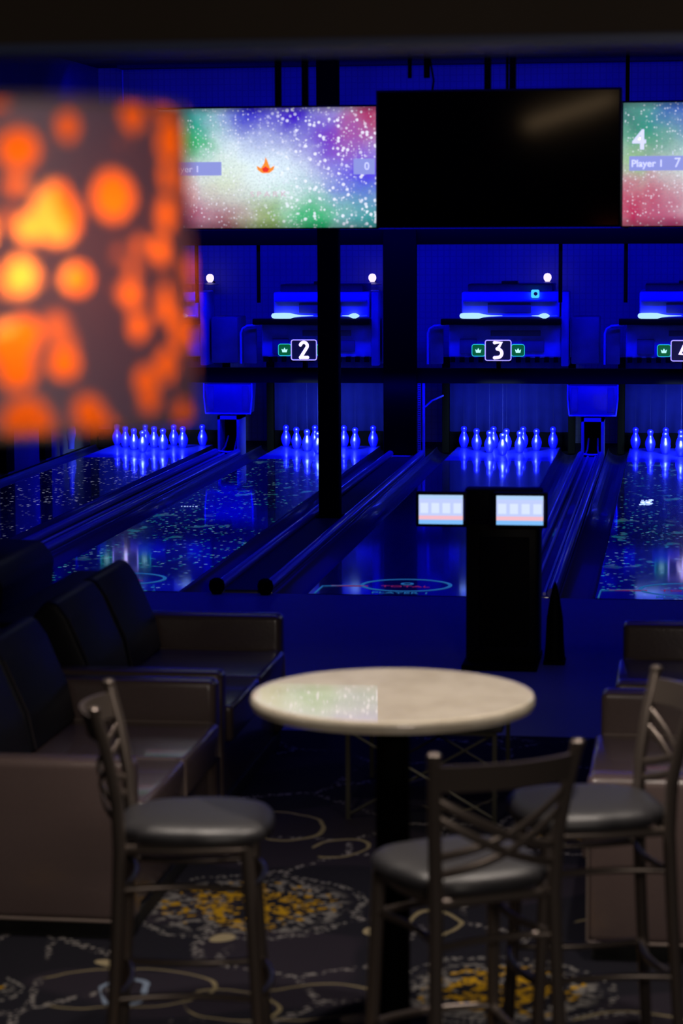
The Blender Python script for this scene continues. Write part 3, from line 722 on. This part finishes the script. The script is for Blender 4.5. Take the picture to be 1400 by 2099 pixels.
# ------------------------------------------------------------------ coffee table between the sofas
t = thing('coffee_table', 'low dark table with thin metal crossed frame behind the bar table', 'table', (-1.01, 9.30, 0))
box('tabletop', M['darktop'], t, -.33, .33, -.03, .78, .375, .405, bev=.006)
for (x, y) in ((-.297, 0), (.297, 0), (-.297, .75), (.297, .75)):
    obj('leg', add_box(nb(), x-.009, x+.009, y-.009, y+.009, 0, .375), M['goldrail'], t, False)
bm = nb()
for y in (0, .75): add_box(bm, -.29, .29, y-.006, y+.006, .357, .372)
for x in (-.297, .297): add_box(bm, x-.006, x+.006, 0, .75, .357, .372)
obj('top_rail', bm, M['goldrail'], t, False)
for y in (0, .75):
    obj('cross_brace', add_tube(nb(), [(-.29, y, .36), (.29, y, .02)], .006, 8), M['goldrail'], t)
    obj('cross_brace', add_tube(nb(), [(.29, y+.012, .36), (-.29, y+.012, .02)], .006, 8), M['goldrail'], t)

# ------------------------------------------------------------------ sofas
def make_sofa(label, loc, facing, length=1.55):
    """local: seat faces +X, near arm at y=0"""
    t = thing('sofa', label, 'sofa', loc, 0, 'leather sofas facing the low table')
    s = facing
    def B(name, m, x0, x1, y0, y1, z0, z1, bev=.02, parent=None, seg=4):
        a, b = (x0, x1) if s > 0 else (-x1, -x0)
        return obj(name, add_box(nb(), a, b, y0, y1, z0, z1, bev=bev, seg=seg), m, parent or t)
    B('base', M['blackbase'], -.80, -.02, .03, length-.03, .0, .06, .004)
    B('seat_frame', M['taupe'], -.82, -.03, .10, length-.10, .06, .30, .015)
    B('arm', M['taupe'], -.84, 0, 0, .125, .06, .615, .03)
    B('arm', M['taupe'], -.84, 0, length-.125, length, .06, .615, .03)
    B('backrest', M['navy'], -1.0, -.80, .02, length-.02, .10, .80, .03)
    mid = length*.5
    for (y0, y1) in ((.128, mid-.003), (mid+.003, length-.128)):
        c = B('seat_cushion', M['taupe'], -.72, .02, y0, y1, .30, .455, .022)
        pts = [(-.70, y1-.008, .452), (-.02, y1-.008, .452), (.014, y1-.008, .44), (.018, y1-.008, .32)]
        obj('piping', add_tube(nb(), [(p[0]*s, p[1], p[2]) for p in pts], .006, 6), M['piping'], c)
        # leaning back cushion
        poly = [(-.80, .44), (-.55, .455), (-.58, .60), (-.665, .80), (-.71, .865), (-.76, .87), (-.82, .80)]
        bm = nb(); add_prism(bm, [(p[0]*s, p[1]) for p in poly], 'y', y0+.01, y1-.01, .02)
        c = obj('back_cushion', bm, M['navy'], t)
        pts = [(-.555, y0+.02, .47), (-.585, y0+.02, .61), (-.67, y0+.02, .80)]
        obj('piping', add_tube(nb(), [((p[0]+.006)*s, p[1], p[2]) for p in pts], .003, 6), M['navypiping'], c)
    bm = nb()
    for y in (.0, length): 
        pts = [(-.83, y+(.006 if y else -.0), .066), (0, y+(.006 if y else -.0), .066)]
    add_tube(bm, [(-.83*s, -.002, .068), (-.01*s, -.002, .068)], .005, 6); add_tube(bm, [(-.006*s, -.002, .07), (-.006*s, -.002, .59)], .0035, 6)
    obj('arm_piping', bm, M['piping'], t)
    return t
make_sofa('taupe leather sofa at the left, nearest, beside the left bar stool', (-1.79, 7.55, 0), 1)
make_sofa('dark leather sofa at the left, farther one, behind the nearer sofa', (-1.80, 9.17, 0), 1)
make_sofa('taupe leather sofa at the right edge behind the right bar stool', (-.28, 7.52, 0), -1)
make_sofa('dark leather sofa at the right edge, farther one, beyond the nearer sofa', (-.235, 9.14, 0), -1)
# the dark seat back at the far left
t = thing('lounge_chair', 'dark lounge chair back at the far left behind the sofas', 'chair', (-3.36, 10.85, 0))
obj('backrest', add_prism(nb(), [(-.5, .1), (.28, .1), (.36, .80), (.30, .88), (-.5, .92)], 'y', -.65, .28, .03), M['navy'], t)
obj('seat', add_box(nb(), -.9, -.45, -.65, .28, .1, .45, bev=.03, seg=3), M['navy'], t)
for (x, y) in ((.2, -.55), (.2, .2), (-.8, -.55), (-.8, .2)): box('foot', M['black'], t, x-.02, x+.02, y-.02, y+.02, 0, .1)

# ------------------------------------------------------------------ bar table
t = thing('bar_table', 'round cream marble-topped bar table on a black pedestal', 'table', (-.792, 6.545, 0))
obj('tabletop', add_lathe(nb(), [(0, 1.032), (.38, 1.032), (.385, 1.032), (.398, 1.036), (.403, 1.045), (.403, 1.060), (.398, 1.068), (.390, 1.0699), (.386, 1.070), (.38, 1.070), (.30, 1.070), (0, 1.070)], 96), M['marble'], t)
obj('pedestal', add_lathe(nb(), [(0, .03), (.052, .03), (.049, .06), (.049, 1.0), (.12, 1.022), (.12, 1.032), (0, 1.032)], 32), M['blacksteel'], t)
obj('foot', add_lathe(nb(), [(0, 0), (.28, 0), (.285, .008), (.27, .018), (.06, .035), (0, .035)], 48), M['blacksteel'], t)

# ------------------------------------------------------------------ bar stools
def lerp(a, b, f): return Vector(a)*(1-f)+Vector(b)*f
def make_stool(label, loc, ang):
    """local +X faces forward; z up"""
    t = thing('bar_stool', label, 'bar stool', loc, ang, 'bronze metal bar stools around the marble table')
    tr = .0155
    def backpost(s): return [(-.215, s*.185, 0), (-.185, s*.168, .5), (-.175, s*.163, .72), (-.180, s*.168, .86), (-.205, s*.182, 1.0), (-.232, s*.195, 1.105)]
    for s in (-1, 1):
        p = obj('back_post', add_tube(nb(), backpost(s), [.017, .018, .019, .018, .017, .016], 12), M['bronze'], t)
        fi = obj('finial', add_lathe(nb(), [(0, 0), (.017, 0), (.0185, .006), (.0175, .014), (.011, .019), (0, .021)], 16), M['bronze'], p); fi.location = (-.234, s*.196, 1.103)
        obj('front_leg', add_tube(nb(), [(.205, s*.185, 0), (.18, s*.172, .5), (.165, s*.165, .73)], .018, 12), M['bronze'], t)
    # top rail, bowed to the back
    n = 14; bm = nb(); rows = []
    for k in range(n+1):
        f = k/n*2-1; y = f*.185; bow = .055*(1-f*f)
        pr = []
        for (z, th) in ((1.02, 0), (1.088, 0)):
            x = -.21-(z-1.0)*.25-bow; pr += [(x-.007, y, z+.004*(1-f*f)), (x+.007, y, z+.004*(1-f*f))]
        rows.append([bm.verts.new(q) for q in (pr[0], pr[2], pr[3], pr[1])])
    for A, B in zip(rows, rows[1:]):
        for k in range(4): bm.faces.new((A[k], A[(k+1) % 4], B[(k+1) % 4], B[k]))
    bm.faces.new(rows[0][::-1]); bm.faces.new(rows[-1])
    obj('top_rail', bm, M['bronze'], t)
    # two pairs of crossing straps
    def bp(s, z):
        P = backpost(s)
        for a, b in zip(P, P[1:]):
            if a[2] <= z <= b[2]: return lerp(a, b, (z-a[2])/(b[2]-a[2]))
    for (zl, zr) in ((1.00, .845), (.955, .80), (.845, 1.00), (.80, .955)):
        a = bp(-1, zl); b = bp(1, zr); pts = []
        for k in range(13):
            f = k/12; q = lerp(a, b, f); q.x -= .05*(1-(2*f-1)**2); q.z -= .018*math.sin(PI*f); pts.append(q)
        obj('cross_strap', add_tube(nb(), pts, .0115, 10, flat=(1, .4), up=(0, 0, 1)), M['bronze'], t)
    bm = nb(); c = bp(0.001, .9)
    # seat frame ring
    bm = nb()
    pts = [(-.175, -.155, .725), (-.175, .155, .725), (.0, .175, .725), (.165, .165, .725), (.175, 0, .725), (.165, -.165, .725), (.0, -.175, .725)]
    add_tube(bm, pts, .014, 10, closed=True); obj('seat_frame', bm, M['bronze'], t)
    # seat: rounded front, notches at the back posts, puffed top
    out = []
    N = 48
    for k in range(N):
        a = 2*PI*k/N; c, s = math.cos(a), math.sin(a)
        r = 1/((abs(c)**3.4+abs(s)**3.4)**(1/3.4))
        x = r*c*.205+.016; y = r*s*(.205 if c > 0 else .198-.02*abs(c))
        if c > 0: x += .012*(1-s*s)
        if x < -.13 and abs(y) > .13: x += .028*min(1, (abs(y)-.13)/.03)
        out.append((x, y))
    bm = nb(); prof = [(.93, .738), (1.0, .745), (1.015, .757), (1.0, .770), (.95, .781), (.82, .790), (.6, .795), (.3, .796)]
    rings = [[bm.verts.new((.012+(x-.012)*k, y*k, z)) for x, y in out] for k, z in prof]
    for A, B in zip(rings, rings[1:]):
        for k in range(N): bm.faces.new((A[k], A[(k+1) % N], B[(k+1) % N], B[k]))
    bm.faces.new(rings[0][::-1]); bm.faces.new(rings[-1])
    obj('seat', bm, M['vinyl'], t)
    # footrests: curved inward bars
    def leg_at(sx, sy, z): return Vector((.165+(.04*(.73-z)/.73), sy*(.165+.02*(.73-z)/.73), z)) if sx > 0 else bp(sy, z)
    for (z, r) in ((.615, .010), (.315, .011)):
        for (A, B, bow) in (((1, -1), (1, 1), (.035, 0)), ((1, 1), (-1, 1), (0, -.03)), ((1, -1), (-1, -1), (0, .03)), ((-1, -1), (-1, 1), (.03, 0))):
            a = leg_at(*A, z); b = leg_at(*B, z); pts = []
            for k in range(11):
                f = k/10; q = lerp(a, b, f); h = 1-(2*f-1)**2; q.x += bow[0]*h; q.y += bow[1]*h; pts.append(q)
            obj('footrest_bar', add_tube(nb(), pts, r, 10), M['bronze'], t)
    return t
make_stool('bronze metal bar stool left of the marble table, seen from its side', (-1.318, 6.23, 0), math.radians(8))
make_stool('bronze metal bar stool in front of the marble table, crossed back towards us', (-.525, 5.86, 0), math.radians(121))
make_stool('bronze metal bar stool at the right edge before the right sofa', (-.225, 6.53, 0), math.radians(196))

# ------------------------------------------------------------------ drum lamp in the foreground
t = thing('drum_pendant_lamp', 'large drum lamp with glowing orange cut-out spots, out of focus at left', 'lamp', (-.608, 2.03, 2.205))
bm = nb(); uvl = bm.loops.layers.uv.new('UVMap'); n = 96; R0, R1, H_ = .188, .180, .272
A = []; B = []
for k in range(n+1):
    a = 2*PI*k/n; A.append(bm.verts.new((R0*math.cos(a), R0*math.sin(a), 0))); B.append(bm.verts.new((R1*math.cos(a), R1*math.sin(a), H_)))
for k in range(n):
    f = bm.faces.new((A[k], A[k+1], B[k+1], B[k]))
    for lp, (uu, vv) in zip(f.loops, ((k, 0), (k+1, 0), (k+1, 1), (k, 1))): lp[uvl].uv = (uu/n*2*PI*R0, vv*H_)
me = bpy.data.meshes.new('lamp_shade'); bm.to_mesh(me); bm.free(); me.materials.append(M['shade'])
for p in me.polygons: p.use_smooth = True
o = bpy.data.objects.new('lamp_shade', me); COL.objects.link(o); o.parent = t
bm = nb(); add_tube(bm, [(R0*math.cos(2*PI*k/64), R0*math.sin(2*PI*k/64), 0.001) for k in range(64)], .003, 8, closed=True); obj('rim', bm, M['bronze'], t); bm = nb()
add_tube(bm, [(R1*math.cos(2*PI*k/64), R1*math.sin(2*PI*k/64), H_) for k in range(64)], .003, 8, closed=True); obj('rim', bm, M['bronze'], t); bm = nb()
bm = nb()
for k in range(3): add_tube(bm, [(0, 0, H_-.02), (R1*math.cos(k*2.094), R1*math.sin(k*2.094), H_-.005)], .003, 6)
obj('spider_frame', bm, M['bronze'], t)
obj('hanging_rod', add_tube(nb(), [(0, 0, .16), (0, 0, 1.2)], .005, 8), M['bronze'], t)
M['lampbulb'] = mat('warm_bulb', (1, .8, .5), .5, emit=(1.0, .72, .40), es=11)
for (x, y, zb) in ((.066, -.05, .150), (.034, -.10, .122)):
    b_ = obj('bulb', add_lathe(nb(), [(0, -.045), (.02, -.04), (.03, -.015), (.028, .01), (.014, .035), (.013, .06), (0, .06)], 16), M['lampbulb'], t); b_.location = (x, y, zb)
    obj('bulb_arm', add_tube(nb(), [(x, y, zb+.055), (0, 0, .20)], .006, 8), M['bronze'], t)
    d = bpy.data.lights.new('lamp_bulb_light', 'POINT'); d.energy = .10; d.color = (1, .62, .3); d.shadow_soft_size = .03
    q = bpy.data.objects.new('lamp_bulb_light', d); COL.objects.link(q); q.location = Vector((-.608, 2.03, 2.205))+Vector((x*.6, y*.4, .125))
